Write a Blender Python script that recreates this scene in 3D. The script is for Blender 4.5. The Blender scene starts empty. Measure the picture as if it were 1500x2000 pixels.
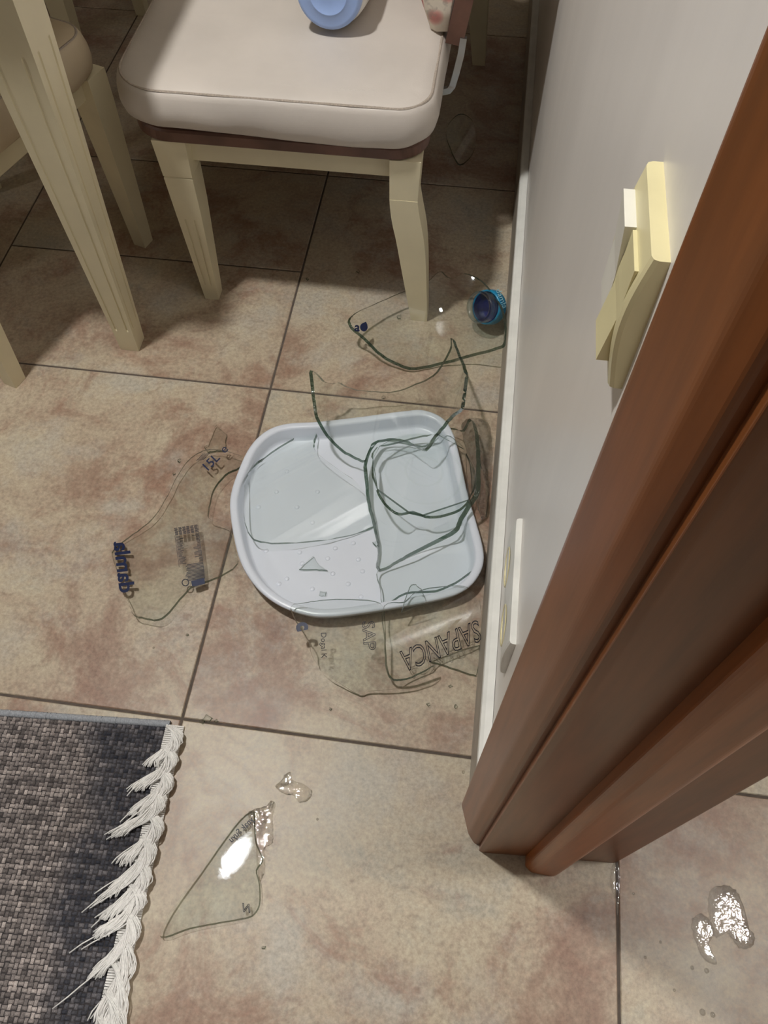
import bpy, bmesh, math, random
from mathutils import Vector, Matrix
from mathutils.bvhtree import BVHTree
from mathutils.geometry import delaunay_2d_cdt

SC = bpy.context.scene
COL = SC.collection
R_ = random.Random(7)

# ------------------------------------------------------------------ camera
CAM = Vector((0.32820978, -0.28684123, 1.10416947))
PITCH, YAW, ROLL, FPX = 0.54215543, 0.14021723, -0.00757920, 1557.4784
CM = Matrix.Rotation(YAW, 3, 'Z') @ Matrix.Rotation(PITCH, 3, 'X') @ Matrix.Rotation(ROLL, 3, 'Z')
cd = bpy.data.cameras.new('camera')
cd.sensor_fit = 'VERTICAL'; cd.sensor_height = 24.0; cd.lens = FPX * 24.0 / 2000.0
cd.clip_start = 0.01
cam = bpy.data.objects.new('camera', cd); COL.objects.link(cam)
cam.matrix_world = Matrix.Translation(CAM) @ CM.to_4x4()
SC.camera = cam

# ------------------------------------------------------------------ world, exposure
W = bpy.data.worlds.new('room_air'); SC.world = W; W.use_nodes = True
W.node_tree.nodes['Background'].inputs[0].default_value = (0.95, 0.96, 1.0, 1)
W.node_tree.nodes['Background'].inputs[1].default_value = 0.05
SC.view_settings.view_transform = 'Standard'; SC.view_settings.look = 'None'
SC.view_settings.exposure = 0.0; SC.view_settings.gamma = 1.0
SC.view_settings.use_curve_mapping = False
SC.cycles.transparent_max_bounces = 40
LAMP = Vector((-0.42, 0.33, 2.50))      # the room's main ceiling lamp
LAMP2 = Vector((-2.90, -0.90, 2.45))    # a second ceiling lamp further into the room
LAMP_W, LAMP2_W = 680.0, 85.0           # emission strength of their diffusers

# ------------------------------------------------------------------ helpers
def ray(px, py):
    return (CM @ Vector(((px - 750) / FPX, -(py - 1000) / FPX, -1))).normalized()
def fl(px, py, z=0.0):
    d = ray(px, py); return CAM + d * ((z - CAM.z) / d.z)
def lin(c):
    return tuple(((v / 255) / 12.92 if v / 255 <= 0.04045 else ((v / 255 + 0.055) / 1.055) ** 2.4) for v in c) + (1,)

def new_mat(name):
    m = bpy.data.materials.new(name); m.use_nodes = True
    nt = m.node_tree; nt.nodes.clear()
    out = nt.nodes.new('ShaderNodeOutputMaterial')
    return m, nt, out
def N(nt, t, **kw):
    n = nt.nodes.new(t)
    for k, v in kw.items():
        if k[0] == 'i' and k[1:].isdigit(): n.inputs[int(k[1:])].default_value = v
        elif k in n.inputs: n.inputs[k].default_value = v
        else: setattr(n, k, v)
    return n
def L(nt, a, b): nt.links.new(a, b)
def ramp(nt, fac, stops):
    r = nt.nodes.new('ShaderNodeValToRGB'); e = r.color_ramp.elements
    e[0].position, e[0].color = stops[0][0], lin(stops[0][1])
    e[1].position, e[1].color = stops[-1][0], lin(stops[-1][1])
    for p, c in stops[1:-1]:
        x = e.new(p); x.color = lin(c)
    L(nt, fac, r.inputs[0]); return r.outputs[0]
def pos(nt, scale=(1, 1, 1)):
    g = N(nt, 'ShaderNodeNewGeometry'); m = N(nt, 'ShaderNodeMapping'); m.inputs['Scale'].default_value = scale
    L(nt, g.outputs['Position'], m.inputs[0]); return m.outputs[0]
def noise(nt, vec, scale, detail=4, rough=0.55, dist=0.0):
    n = N(nt, 'ShaderNodeTexNoise'); n.inputs['Scale'].default_value = scale
    n.inputs['Detail'].default_value = detail; n.inputs['Roughness'].default_value = rough
    n.inputs['Distortion'].default_value = dist
    L(nt, vec, n.inputs['Vector']); return n.outputs[0]
def mixc(nt, fac, a, b, mode='MIX'):
    m = N(nt, 'ShaderNodeMix', data_type='RGBA', blend_type=mode)
    for s, v in ((0, fac), (6, a), (7, b)):
        if isinstance(v, (int, float)): m.inputs[s].default_value = v
        elif isinstance(v, tuple): m.inputs[s].default_value = v
        else: L(nt, v, m.inputs[s])
    return m.outputs[2]
def plain(name, rgb, rough=0.5, var=0.06, vscale=12, bump=0.0, bscale=200, metal=0.0, spec=0.5, stretch=(1, 1, 1), coat=0.0):
    m, nt, out = new_mat(name)
    p = N(nt, 'ShaderNodeBsdfPrincipled'); p.inputs['Roughness'].default_value = rough
    p.inputs['Metallic'].default_value = metal; p.inputs['Specular IOR Level'].default_value = spec
    p.inputs['Coat Weight'].default_value = coat
    v = pos(nt, stretch)
    lo = tuple(max(0, c * (1 - var)) for c in rgb); hi = tuple(min(255, c * (1 + var)) for c in rgb)
    L(nt, ramp(nt, noise(nt, v, vscale), [(0.3, lo), (0.7, hi)]), p.inputs['Base Color'])
    if bump:
        b = N(nt, 'ShaderNodeBump'); b.inputs['Strength'].default_value = bump; b.inputs['Distance'].default_value = 0.001
        L(nt, noise(nt, v, bscale, 3), b.inputs['Height']); L(nt, b.outputs[0], p.inputs['Normal'])
    L(nt, p.outputs[0], out.inputs[0]); return m

# materials
M = {}
def build_tile():
    m, nt, out = new_mat('stone_look_tile'); p = N(nt, 'ShaderNodeBsdfPrincipled')
    g = N(nt, 'ShaderNodeNewGeometry'); oi = N(nt, 'ShaderNodeObjectInfo')
    add = N(nt, 'ShaderNodeVectorMath', operation='ADD'); sc = N(nt, 'ShaderNodeVectorMath', operation='SCALE')
    cmb = N(nt, 'ShaderNodeCombineXYZ')
    L(nt, oi.outputs['Random'], cmb.inputs[0]); L(nt, oi.outputs['Random'], cmb.inputs[2])
    L(nt, cmb.outputs[0], sc.inputs[0]); sc.inputs['Scale'].default_value = 13.0
    L(nt, g.outputs['Position'], add.inputs[0]); L(nt, sc.outputs[0], add.inputs[1]); v = add.outputs[0]
    big = noise(nt, v, 4.6, 9, 0.68, 0.45)
    c1 = ramp(nt, big, [(0.30, (146, 114, 98)), (0.41, (170, 145, 126)), (0.48, (188, 170, 149)), (0.56, (198, 186, 163)), (0.70, (180, 173, 160))])
    grey = noise(nt, v, 9.0, 8, 0.68, 0.2)
    c2 = mixc(nt, ramp(nt, grey, [(0.50, (0, 0, 0)), (0.70, (225, 225, 225))]), c1, lin((190, 185, 175)))
    rust = noise(nt, v, 6.5, 9, 0.7, 0.9)
    c3 = mixc(nt, ramp(nt, rust, [(0.52, (0, 0, 0)), (0.66, (205, 205, 205))]), c2, lin((152, 113, 95)))
    fine = noise(nt, v, 160, 5, 0.7)
    c4 = mixc(nt, 0.65, c3, ramp(nt, fine, [(0.3, (136, 136, 134)), (0.7, (204, 204, 202))]), 'OVERLAY')
    L(nt, c4, p.inputs['Base Color'])
    p.inputs['Specular IOR Level'].default_value = 0.45
    L(nt, N_map(nt, fine, 0.30, 0.48), p.inputs['Roughness'])
    b = N(nt, 'ShaderNodeBump'); b.inputs['Strength'].default_value = 0.12; b.inputs['Distance'].default_value = 0.0006
    L(nt, fine, b.inputs['Height']); L(nt, b.outputs[0], p.inputs['Normal'])
    L(nt, p.outputs[0], out.inputs[0]); return m
def N_map(nt, val, lo, hi):
    r = N(nt, 'ShaderNodeMapRange'); r.inputs[3].default_value = lo; r.inputs[4].default_value = hi
    L(nt, val, r.inputs[0]); return r.outputs[0]
M['tile'] = build_tile()
M['grout'] = plain('grout', (92, 82, 74), 0.9, 0.12, 60, 0.3)
M['wall'] = plain('wall_paint', (238, 234, 229), 0.33, 0.02, 3, 0.10, 60, spec=0.45, stretch=(1, 3, 0.6))
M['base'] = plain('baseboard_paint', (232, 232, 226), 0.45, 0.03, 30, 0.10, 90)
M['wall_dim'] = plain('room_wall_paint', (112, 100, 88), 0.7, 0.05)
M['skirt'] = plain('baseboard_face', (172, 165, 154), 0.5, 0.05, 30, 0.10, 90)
M['ceil'] = plain('ceiling_paint', (236, 234, 228), 0.8, 0.02)
M['cream'] = plain('cream_lacquer', (230, 220, 188), 0.42, 0.03, 9, 0.05, 120)
M['cream_groove'] = M['cream']
M['walnut'] = plain('walnut_laminate', (104, 74, 62), 0.45, 0.16, 18, 0.1, 80, stretch=(1, 8, 1))
M['door'] = plain('door_wood', (134, 79, 40), 0.34, 0.10, 14, 0.05, 60, stretch=(6, 6, 0.5), spec=0.5)
M['door_stop'] = plain('door_stop_wood', (168, 96, 42), 0.34, 0.10, 14, 0.05, 60, stretch=(6, 6, 0.5))
M['leather'] = plain('cream_leatherette', (209, 201, 193), 0.40, 0.03, 7, 0.16, 420, spec=0.5)
M['leather2'] = plain('beige_leatherette', (206, 190, 162), 0.45, 0.04, 7, 0.16, 420)
M['stitch'] = plain('seam_thread', (172, 160, 148), 0.7, 0.1, 400, 0.4, 600)
M['steel'] = plain('bracket_steel', (190, 190, 190), 0.28, 0.05, 20, metal=1.0)
M['plastic'] = plain('white_plastic', (222, 228, 238), 0.30, 0.015, 6, 0.06, 30, spec=0.5)
M['ivory'] = plain('ivory_plastic', (232, 222, 176), 0.35, 0.02, 20)
M['ivory_w'] = plain('white_switch_plastic', (240, 238, 228), 0.35, 0.02, 20)
M['hole'] = plain('socket_hole_black', (20, 18, 16), 0.6)
M['blue'] = plain('light_blue_plastic', (158, 184, 234), 0.38, 0.03, 20)
M['white_bottle'] = plain('white_bottle_plastic', (226, 226, 222), 0.35, 0.02, 20)
M['cap'] = plain('turquoise_cap_plastic', (28, 138, 182), 0.30, 0.05, 40)
M['cap_in'] = plain('navy_cap_liner', (16, 40, 120), 0.35, 0.10, 40)
M['cap_txt'] = plain('cap_print', (170, 222, 236), 0.4)
M['navy'] = plain('navy_print', (18, 32, 70), 0.5, 0.05, 60)
M['ink'] = plain('dark_ink', (24, 24, 40), 0.5, 0.05, 60)
M['fringe'] = plain('cotton_fringe', (244, 242, 238), 0.85, 0.04, 300)
M['binding'] = plain('grey_binding_yarn', (160, 164, 170), 0.9, 0.10, 500, 0.5, 900)

def build_floral():
    m, nt, out = new_mat('floral_fabric'); p = N(nt, 'ShaderNodeBsdfPrincipled'); p.inputs['Roughness'].default_value = 0.7
    v = pos(nt); vo = N(nt, 'ShaderNodeTexVoronoi'); vo.inputs['Scale'].default_value = 28; L(nt, v, vo.inputs['Vector'])
    n = noise(nt, v, 60, 4)
    fl_ = ramp(nt, vo.outputs['Distance'], [(0.12, (176, 92, 92)), (0.30, (214, 160, 150)), (0.42, (222, 212, 196)), (0.6, (218, 208, 192))])
    c = mixc(nt, ramp(nt, n, [(0.52, (0, 0, 0)), (0.62, (180, 180, 180))]), fl_, lin((140, 130, 120)))
    L(nt, c, p.inputs['Base Color']); L(nt, p.outputs[0], out.inputs[0]); return m
M['floral'] = build_floral()

def build_yarn():
    m, nt, out = new_mat('rug_yarn'); p = N(nt, 'ShaderNodeBsdfPrincipled'); p.inputs['Roughness'].default_value = 0.95
    p.inputs['Specular IOR Level'].default_value = 0.1
    a = N(nt, 'ShaderNodeAttribute', attribute_name='yarn')
    n = noise(nt, pos(nt), 900, 3)
    L(nt, mixc(nt, 0.8, a.outputs[0], ramp(nt, n, [(0.3, (140, 140, 140)), (0.7, (222, 222, 222))]), 'OVERLAY'), p.inputs['Base Color'])
    b = N(nt, 'ShaderNodeBump'); b.inputs['Strength'].default_value = 0.5; b.inputs['Distance'].default_value = 0.001
    L(nt, n, b.inputs['Height']); L(nt, b.outputs[0], p.inputs['Normal'])
    L(nt, p.outputs[0], out.inputs[0]); return m
M['yarn'] = build_yarn()
M['rugbase'] = plain('rug_backing', (58, 54, 55), 0.95, 0.2, 120, 0.3)

def build_clear(name, tint, f0, bump, bscale, power=5.0, gl_rough=0.02, diffuse=None, bdist=0.002):
    """clear sheet: see-through body with a Schlick-style glossy skin"""
    m, nt, out = new_mat(name)
    tr = N(nt, 'ShaderNodeBsdfTransparent'); tr.inputs[0].default_value = tint
    gl = N(nt, 'ShaderNodeBsdfGlossy'); gl.inputs['Roughness'].default_value = gl_rough
    gl.inputs[0].default_value = (1, 1, 1, 1)
    b = N(nt, 'ShaderNodeBump'); b.inputs['Strength'].default_value = bump; b.inputs['Distance'].default_value = bdist
    L(nt, noise(nt, pos(nt), bscale, 3, 0.5, 0.4), b.inputs['Height'])
    L(nt, b.outputs[0], gl.inputs['Normal'])
    lw = N(nt, 'ShaderNodeLayerWeight'); L(nt, b.outputs[0], lw.inputs['Normal'])
    pw = N(nt, 'ShaderNodeMath', operation='POWER'); L(nt, lw.outputs['Facing'], pw.inputs[0]); pw.inputs[1].default_value = power
    ma = N(nt, 'ShaderNodeMath', operation='MULTIPLY_ADD'); L(nt, pw.outputs[0], ma.inputs[0])
    ma.inputs[1].default_value = 0.85 - f0; ma.inputs[2].default_value = f0
    base = tr.outputs[0]
    if diffuse:
        df = N(nt, 'ShaderNodeBsdfDiffuse'); df.inputs[0].default_value = diffuse[0]
        ms = N(nt, 'ShaderNodeMixShader'); ms.inputs[0].default_value = diffuse[1]
        L(nt, tr.outputs[0], ms.inputs[1]); L(nt, df.outputs[0], ms.inputs[2]); base = ms.outputs[0]
    mx = N(nt, 'ShaderNodeMixShader'); L(nt, ma.outputs[0], mx.inputs[0]); L(nt, base, mx.inputs[1]); L(nt, gl.outputs[0], mx.inputs[2])
    L(nt, mx.outputs[0], out.inputs[0]); return m
M['glass'] = build_clear('clear_glass', (0.978, 0.990, 0.984, 1), 0.038, 0.05, 30)
M['edge'] = build_clear('glass_edge', (0.16, 0.24, 0.18, 1), 0.14, 0.6, 180, 3.0, 0.05, (lin((58, 78, 62)), 0.30))
M['neck_glass'] = build_clear('neck_glass', (0.80, 0.86, 0.86, 1), 0.10, 0.1, 40, 3.0)
M['water'] = build_clear('water', (0.975, 0.97, 0.96, 1), 0.035, 0.6, 80, 4.0, 0.01)
M['ripple'] = build_clear('rippled_water', (0.97, 0.97, 0.97, 1), 0.07, 1.0, 95, 3.0, 0.02, None, 0.0011)
M['drop'] = build_clear('water_drop', (0.96, 0.96, 0.955, 1), 0.07, 0.1, 100, 3.0)

def emit(name, rgb, s):
    m, nt, out = new_mat(name); e = N(nt, 'ShaderNodeEmission'); e.inputs[0].default_value = rgb; e.inputs[1].default_value = s
    L(nt, e.outputs[0], out.inputs[0]); return m

# mesh helpers
def obj(name, bm, mat=None, parent=None, smooth=False, loc=None):
    me = bpy.data.meshes.new(name)
    if isinstance(bm, tuple):
        me.from_pydata([tuple(v) for v in bm[0]], [], bm[1]); me.update()
        b2 = bmesh.new(); b2.from_mesh(me); bmesh.ops.recalc_face_normals(b2, faces=b2.faces); b2.to_mesh(me); b2.free()
    else:
        bm.to_mesh(me); bm.free()
    if mat is not None:
        for mm in (mat if isinstance(mat, list) else [mat]): me.materials.append(mm)
    if smooth:
        for p in me.polygons: p.use_smooth = True
    o = bpy.data.objects.new(name, me); COL.objects.link(o)
    if parent: o.parent = parent
    if loc: o.location = loc
    return o
def tag(o, label=None, cat=None, group=None, kind=None):
    for k, v in (('label', label), ('category', cat), ('group', group), ('kind', kind)):
        if v: o[k] = v
    return o
def thing(name, label, cat, loc=(0, 0, 0), group=None):
    o = bpy.data.objects.new(name, None); COL.objects.link(o); o.location = loc; o.empty_display_size = 0.05
    return tag(o, label, cat, group)
def box(x0, x1, y0, y1, z0, z1, bev=0.0, seg=2):
    bm = bmesh.new(); bmesh.ops.create_cube(bm, size=1)
    for v in bm.verts:
        v.co = Vector((x0 + (v.co.x + .5) * (x1 - x0), y0 + (v.co.y + .5) * (y1 - y0), z0 + (v.co.z + .5) * (z1 - z0)))
    if bev: bmesh.ops.bevel(bm, geom=bm.edges[:], offset=bev, segments=seg, profile=0.5, affect='EDGES')
    return bm
def prism(poly, z0, z1, bev=0.0):
    bm = bmesh.new(); a = [bm.verts.new((x, y, z0)) for x, y in poly]; b = [bm.verts.new((x, y, z1)) for x, y in poly]
    n = len(poly); bm.faces.new(a[::-1]); bm.faces.new(b)
    for i in range(n): bm.faces.new((a[i], a[(i + 1) % n], b[(i + 1) % n], b[i]))
    bmesh.ops.recalc_face_normals(bm, faces=bm.faces)
    if bev: bmesh.ops.bevel(bm, geom=[e for e in bm.edges if abs(e.verts[0].co.z - e.verts[1].co.z) > 1e-4], offset=bev, segments=3, profile=0.5, affect='EDGES')
    return bm
def loft(rings, cap0=True, cap1=True, closed=True):
    vs, fs = [], []; n = len(rings[0])
    for r in rings: vs += [Vector(p) for p in r]
    for k in range(len(rings) - 1):
        for i in range(n if closed else n - 1):
            j = (i + 1) % n; fs.append((k * n + i, k * n + j, (k + 1) * n + j, (k + 1) * n + i))
    if cap0: fs.append(tuple(range(n))[::-1])
    if cap1: fs.append(tuple((len(rings) - 1) * n + i for i in range(n)))
    return vs, fs
def tube(pts, r, n=6, cap=True):
    pts = [Vector(p) for p in pts]; rings = []
    up = Vector((0.13, 0.21, 0.97))
    for i, p in enumerate(pts):
        t = (pts[min(i + 1, len(pts) - 1)] - pts[max(i - 1, 0)]).normalized()
        a = t.cross(up)
        if a.length < 1e-4: a = t.cross(Vector((1, 0, 0)))
        a.normalize(); b = t.cross(a); rr = r[i] if isinstance(r, (list, tuple)) else r
        rings.append([p + (a * math.cos(k * 2 * math.pi / n) + b * math.sin(k * 2 * math.pi / n)) * rr for k in range(n)])
    return loft(rings, cap, cap)
def merge(parts):
    vs, fs = [], []
    for v, f in parts:
        o = len(vs); vs += list(v); fs += [tuple(i + o for i in q) for q in f]
    return vs, fs
def lathe(profile, C, ax, n=48, cap0=False, cap1=False):
    ax = Vector(ax).normalized(); e1 = ax.orthogonal().normalized(); e2 = ax.cross(e1); C = Vector(C)
    return loft([[C + ax * t + (e1 * math.cos(k * 2 * math.pi / n) + e2 * math.sin(k * 2 * math.pi / n)) * r for k in range(n)] for t, r in profile], cap0, cap1)
def catmull(pts, sub, closed=True):
    n = len(pts); out = []
    P = [Vector(p) for p in pts]
    for i in range(n if closed else n - 1):
        g = lambda k: P[k % n] if closed else P[max(0, min(n - 1, k))]
        p0, p1, p2, p3 = g(i - 1), g(i), g(i + 1), g(i + 2)
        for s in range(sub):
            t = s / sub
            out.append(0.5 * ((2 * p1) + (p2 - p0) * t + (2 * p0 - 5 * p1 + 4 * p2 - p3) * t * t + (3 * p1 - p0 - 3 * p2 + p3) * t ** 3))
    if not closed: out.append(P[-1])
    return out

# ------------------------------------------------------------------ structure: floor
T, J = 0.6, 0.0038
floor = tag(obj('floor', box(-3.6, 2.4, -1.8, 3.2, -0.03, -0.0016), M['grout']), 'beige stone-look tiled floor', None, None, 'structure')
tmesh = {}
def tile(x0, x1, y0, y1):
    key = (round(x1 - x0, 3), round(y1 - y0, 3))
    if key not in tmesh:
        w, h, c = key[0] - J, key[1] - J, 0.0012
        vs, fs = loft([[(0, 0, -0.008), (w, 0, -0.008), (w, h, -0.008), (0, h, -0.008)],
                       [(0, 0, -c), (w, 0, -c), (w, h, -c), (0, h, -c)],
                       [(c, c, 0), (w - c, c, 0), (w - c, h - c, 0), (c, h - c, 0)]], True, True)
        o = obj('tile', (vs, fs), M['tile'], floor); tmesh[key] = o.data
    else:
        o = bpy.data.objects.new('tile', tmesh[key]); COL.objects.link(o); o.parent = floor
    o.location = (x0 + J / 2, y0 + J / 2, 0)
for i in range(-6, 4):
    for j in range(-3, 5):
        if i == -1 and j == 1:
            tile(-T, 0, T, 1.5 * T); tile(-T, 0, 1.5 * T, 2 * T)
        else:
            tile(i * T, (i + 1) * T, j * T, (j + 1) * T)

# walls, ceiling
WX = 0.421
tag(obj('wall_right', box(WX, 0.595, -0.05, 3.2, 0, 2.7), M['wall']), 'pale glossy painted wall beside the bench', None, None, 'structure')
tag(obj('wall_back', box(-3.6, 0.595, 3.2, 3.32, 0, 2.7), M['wall_dim']), None, None, None, 'structure')
tag(obj('wall_left', box(-3.72, -3.6, -1.8, 3.32, 0, 2.7), M['wall_dim']), None, None, None, 'structure')
tag(obj('wall_hall', box(2.4, 2.5, -1.8, 3.2, 0, 2.7), M['wall']), None, None, None, 'structure')
tag(obj('wall_hall_far', box(0.595, 2.4, 1.3, 1.4, 0, 2.7), M['wall']), None, None, None, 'structure')
tag(obj('ceiling', box(-3.72, 2.4, -1.8, 3.32, 2.7, 2.8), M['ceil']), None, None, None, 'structure')
# baseboard: moulded section with a bright top
def strip(p): return loft([[(x, y, z) for x, z in p] for y in (-0.045, 0.55, 0.556, 3.2)])
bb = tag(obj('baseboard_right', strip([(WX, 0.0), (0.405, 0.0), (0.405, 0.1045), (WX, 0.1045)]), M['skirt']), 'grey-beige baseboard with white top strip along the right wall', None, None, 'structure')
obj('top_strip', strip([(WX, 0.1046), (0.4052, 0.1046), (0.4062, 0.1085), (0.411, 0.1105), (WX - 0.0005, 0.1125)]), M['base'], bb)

# door frame
door = thing('door_1', 'brown wooden door frame', None); door['kind'] = 'structure'
obj('casing', prism([(0.432, -0.036), (0.424, -0.040), (0.402, -0.052), (0.397, -0.062), (0.409, -0.098), (0.418, -0.109), (0.426, -0.109), (0.432, -0.105)], 0, 2.08, 0.0025), M['door'], door)
obj('jamb', prism([(0.425, -0.1055), (0.424, -0.1165), (0.430, -0.1180), (0.597, -0.1080), (0.597, -0.05), (0.432, -0.05), (0.432, -0.1055)], 0, 2.05, 0.0012), M['door'], door)
obj('door_stop', prism([(0.484, -0.112), (0.4835, -0.127), (0.492, -0.1335), (0.520, -0.1345), (0.527, -0.130), (0.548, -0.1115)], 0, 2.03, 0.003), M['door_stop'], door)
obj('outer_casing', prism([(0.5972, -0.1075), (0.6015, -0.1055), (0.604, -0.09), (0.604, -0.04), (0.5972, -0.04)], 0, 2.08, 0.0015), M['door'], door)

# lamps
def ceiling_lamp(c, label, strength, r):
    t = thing('ceiling_lamp', label, 'lamp', (c.x, c.y, 2.7))
    obj('lamp_base', lathe([(0, r * .9), (-0.05, r * 1.05), (c.z - 2.7 + 0.03, r * 1.12), (c.z - 2.7 + 0.02, r * 0.98)], (0, 0, 0), (0, 0, 1), 40, True, True), M['white_bottle'], t, True)
    k = c.z - 2.7
    obj('lamp_ring', lathe([(k + .022, r), (k + .012, r * 1.12), (k + .016, r * 1.30), (k + .026, r * 1.34)], (0, 0, 0), (0, 0, 1), 40), emit('ring_glow', (.85, .92, 1.0, 1), 5.0), t, True)
    obj('diffuser', lathe([(k + 0.02, r), (k + 0.006, r * 0.95), (k, r * 0.7), (k - 0.002, r * 0.02)], (0, 0, 0), (0, 0, 1), 40, False, True), emit('lamp_glow', (1.0, 0.975, 0.935, 1), strength), t, True)
ceiling_lamp(LAMP, 'round white ceiling lamp above the spill, out of view', LAMP_W, 0.070)
ceiling_lamp(LAMP2, 'round white ceiling lamp further into the room, out of view', LAMP2_W, 0.11)
ceiling_lamp(Vector((1.75, 0.05, 2.5)), 'round white ceiling lamp beyond the doorway, out of view', 95.0, 0.15)

# ------------------------------------------------------------------ dining bench
def rrect(x0, x1, y0, y1, r, n=10):
    rs = r if isinstance(r, (tuple, list)) else (r,) * 4
    out = []
    for (cx, cy, a0, rr) in ((x1 - rs[0], y1 - rs[0], 0, rs[0]), (x0 + rs[1], y1 - rs[1], 90, rs[1]), (x0 + rs[2], y0 + rs[2], 180, rs[2]), (x1 - rs[3], y0 + rs[3], 270, rs[3])):
        for k in range(n + 1):
            a = math.radians(a0 + 90 * k / n); out.append((cx + rr * math.cos(a), cy + rr * math.sin(a)))
    return out
def dense(poly, d):
    out = []
    for i, p in enumerate(poly):
        q = poly[(i + 1) % len(poly)]; m = max(1, int(math.dist(p, q) / d))
        for s in range(m): out.append((p[0] + (q[0] - p[0]) * s / m, p[1] + (q[1] - p[1]) * s / m))
    return out
def inset(poly, cx, cy, d):
    n = len(poly); out = []
    for i in range(n):
        a, b, c = poly[i - 1], poly[i], poly[(i + 1) % n]
        t = Vector((c[0] - a[0], c[1] - a[1])); t.normalize(); nx, ny = -t.y, t.x
        out.append((b[0] + nx * d, b[1] + ny * d))
    return out
def cushion(x0, x1, y0, y1, r, z0, z1, name, mat, parent, wob=0.0):
    P = dense(rrect(x0, x1, y0, y1, r), 0.02); cx, cy = (x0 + x1) / 2, (y0 + y1) / 2
    h = z1 - z0; rings = []
    for d, z in ((0.010, z0), (0.003, z0 + .10 * h), (-0.001, z0 + .35 * h), (0.0, z0 + .6 * h), (0.004, z0 + .85 * h), (0.008, z1 - .03 * h), (0.012, z1), (0.018, z1 + .003), (0.028, z1 + .0048), (0.040, z1 + .006)):
        ring = []
        for i, (x, y) in enumerate(inset(P, cx, cy, d)):
            w = wob * (math.sin(i * 0.9) * math.sin(i * 0.37 + 1)) * (1 if d < 0.003 else 0.15)
            ring.append((x, y, z + w * 1.5 + (0 if z > z0 + .5 * h else wob * 1.2 * math.sin(i * .23))))
        rings.append(ring)
    o = obj(name, loft(rings), mat, parent, True)
    top = [(x, y, z1 + 0.0006) for x, y in inset(P, cx, cy, 0.0105)]
    seam = obj('seam', loft([[(x, y, z1 - .0006) for x, y in inset(P, cx, cy, 0.0088)], [(x, y, z1 + .0008) for x, y in inset(P, cx, cy, 0.0100)], [(x, y, z1 + .0008) for x, y in inset(P, cx, cy, 0.0116)], [(x, y, z1 + .0004) for x, y in inset(P, cx, cy, 0.0130)]], False, False), M['stitch'], o)
    return o
NARROW = [-1.0, -0.47, -0.44, -0.33, -0.30, 0.30, 0.33, 0.44, 0.47]
WIDE = [-1.0, -0.64, -0.61, -0.50, -0.47, 0.47, 0.50, 0.61, 0.64]
def leg_rings(path, flutes=None, facing=(), PR=NARROW):
    """path: list of (cx, cy, half, z). flutes: (z0, z1) with two grooves cut into the given faces"""
    rings = []
    def ring(cx, cy, h, z, g):
        pts = []
        prof = PR
        dep = [0, 0, 1, 1, 0, 0, 1, 1, 0]
        for f, (ex, ey, nx, ny) in enumerate(((1, 0, 0, -1), (0, 1, 1, 0), (-1, 0, 0, 1), (0, -1, -1, 0))):
            for u, d in zip(prof, dep):
                dd = d * g * 0.0020 if f in facing else 0
                pts.append((cx + ex * u * h + nx * (h - dd), cy + ey * u * h + ny * (h - dd), z))
        return pts
    for k, (cx, cy, h, z) in enumerate(path):
        rings.append(ring(cx, cy, h, z, 0))
    if flutes:
        zs = sorted(set([p[3] for p in path] + [flutes[0], flutes[0] + .004, flutes[1] - .004, flutes[1]]), reverse=True)
        rings = []
        P = sorted(path, key=lambda p: -p[3])
        for z in zs:
            for a, b in zip(P, P[1:]):
                if a[3] >= z >= b[3] and a[3] > b[3]:
                    t = (a[3] - z) / (a[3] - b[3]); q = [a[i] + (b[i] - a[i]) * t for i in range(3)]; break
            g = 1 if flutes[0] + .003 < z < flutes[1] - .003 else 0
            rings.append(ring(q[0], q[1], q[2], z, g))
    return loft(rings)
bench = thing('dining_bench', 'cream dining bench with pale leatherette seat standing against the right wall', 'bench', (0.01, 1.25, 0))
bench.location = (0, 0, 0)
cushion(-0.245, 0.256, 0.784, 1.74, (0.06, 0.06, 0.085, 0.062), 0.359, 0.420, 'seat_cushion', M['leather'], bench, 0.0035)
P = rrect(-0.228, 0.244, 0.796, 1.73, (0.05, 0.05, 0.07, 0.055))
obj('seat_board', loft([[(x, y, z) for x, y in inset(P, 0, 0, d)] for d, z in ((0.003, .3345), (0, .337), (0, .3525), (0.003, .3555))]), M['walnut'], bench)
obj('seat_apron', box(-0.14, 0.19, 0.822, 0.842, 0.288, 0.3343, 0.0015), M['cream'], bench)
obj('seat_apron', box(0.19, 0.210, 0.85, 1.66, 0.288, 0.3343, 0.0015), M['cream'], bench)
obj('seat_apron', box(-0.19, -0.170, 0.85, 1.66, 0.288, 0.3343, 0.0015), M['cream'], bench)
def front_leg(cx, cy):
    top = obj('leg', leg_rings([(cx - .163, cy + .027, .0275, .3343), (cx - .163, cy + .027, .0245, .2685)]), M['cream'], bench)
    top.name = 'leg_block'
    obj('leg', leg_rings([(cx - .163, cy + .027, .0225, .2684), (cx - .163, cy + .027, .0245, .265), (cx - .161, cy + .025, .0225, .20), (cx - .157, cy + .016, .0135, 0.0004)], (.035, .185), (0,)), M['cream'], bench)
def rear_leg(cx, cy):
    b = obj('leg_block', leg_rings([(cx + .212, cy + .0245, .0245, .3343), (cx + .2105, cy + .0235, .0228, .263)]), M['cream'], bench)
    path = [(.2105, .0228, .263 - .0002), (.2118, .0233, .25), (.2145, .0240, .23), (.2180, .0244, .21), (.2220, .0242, .19), (.2258, .0236, .165), (.2295, .0226, .135), (.2335, .0208, .10), (.2380, .0186, .06), (.2420, .0166, .025), (.2445, .0152, 0.0004)]
    obj('leg', leg_rings([(cx + x, cy + .0235 - (.0235 - h), h, z) for x, h, z in path]), M['cream'], bench)
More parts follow.
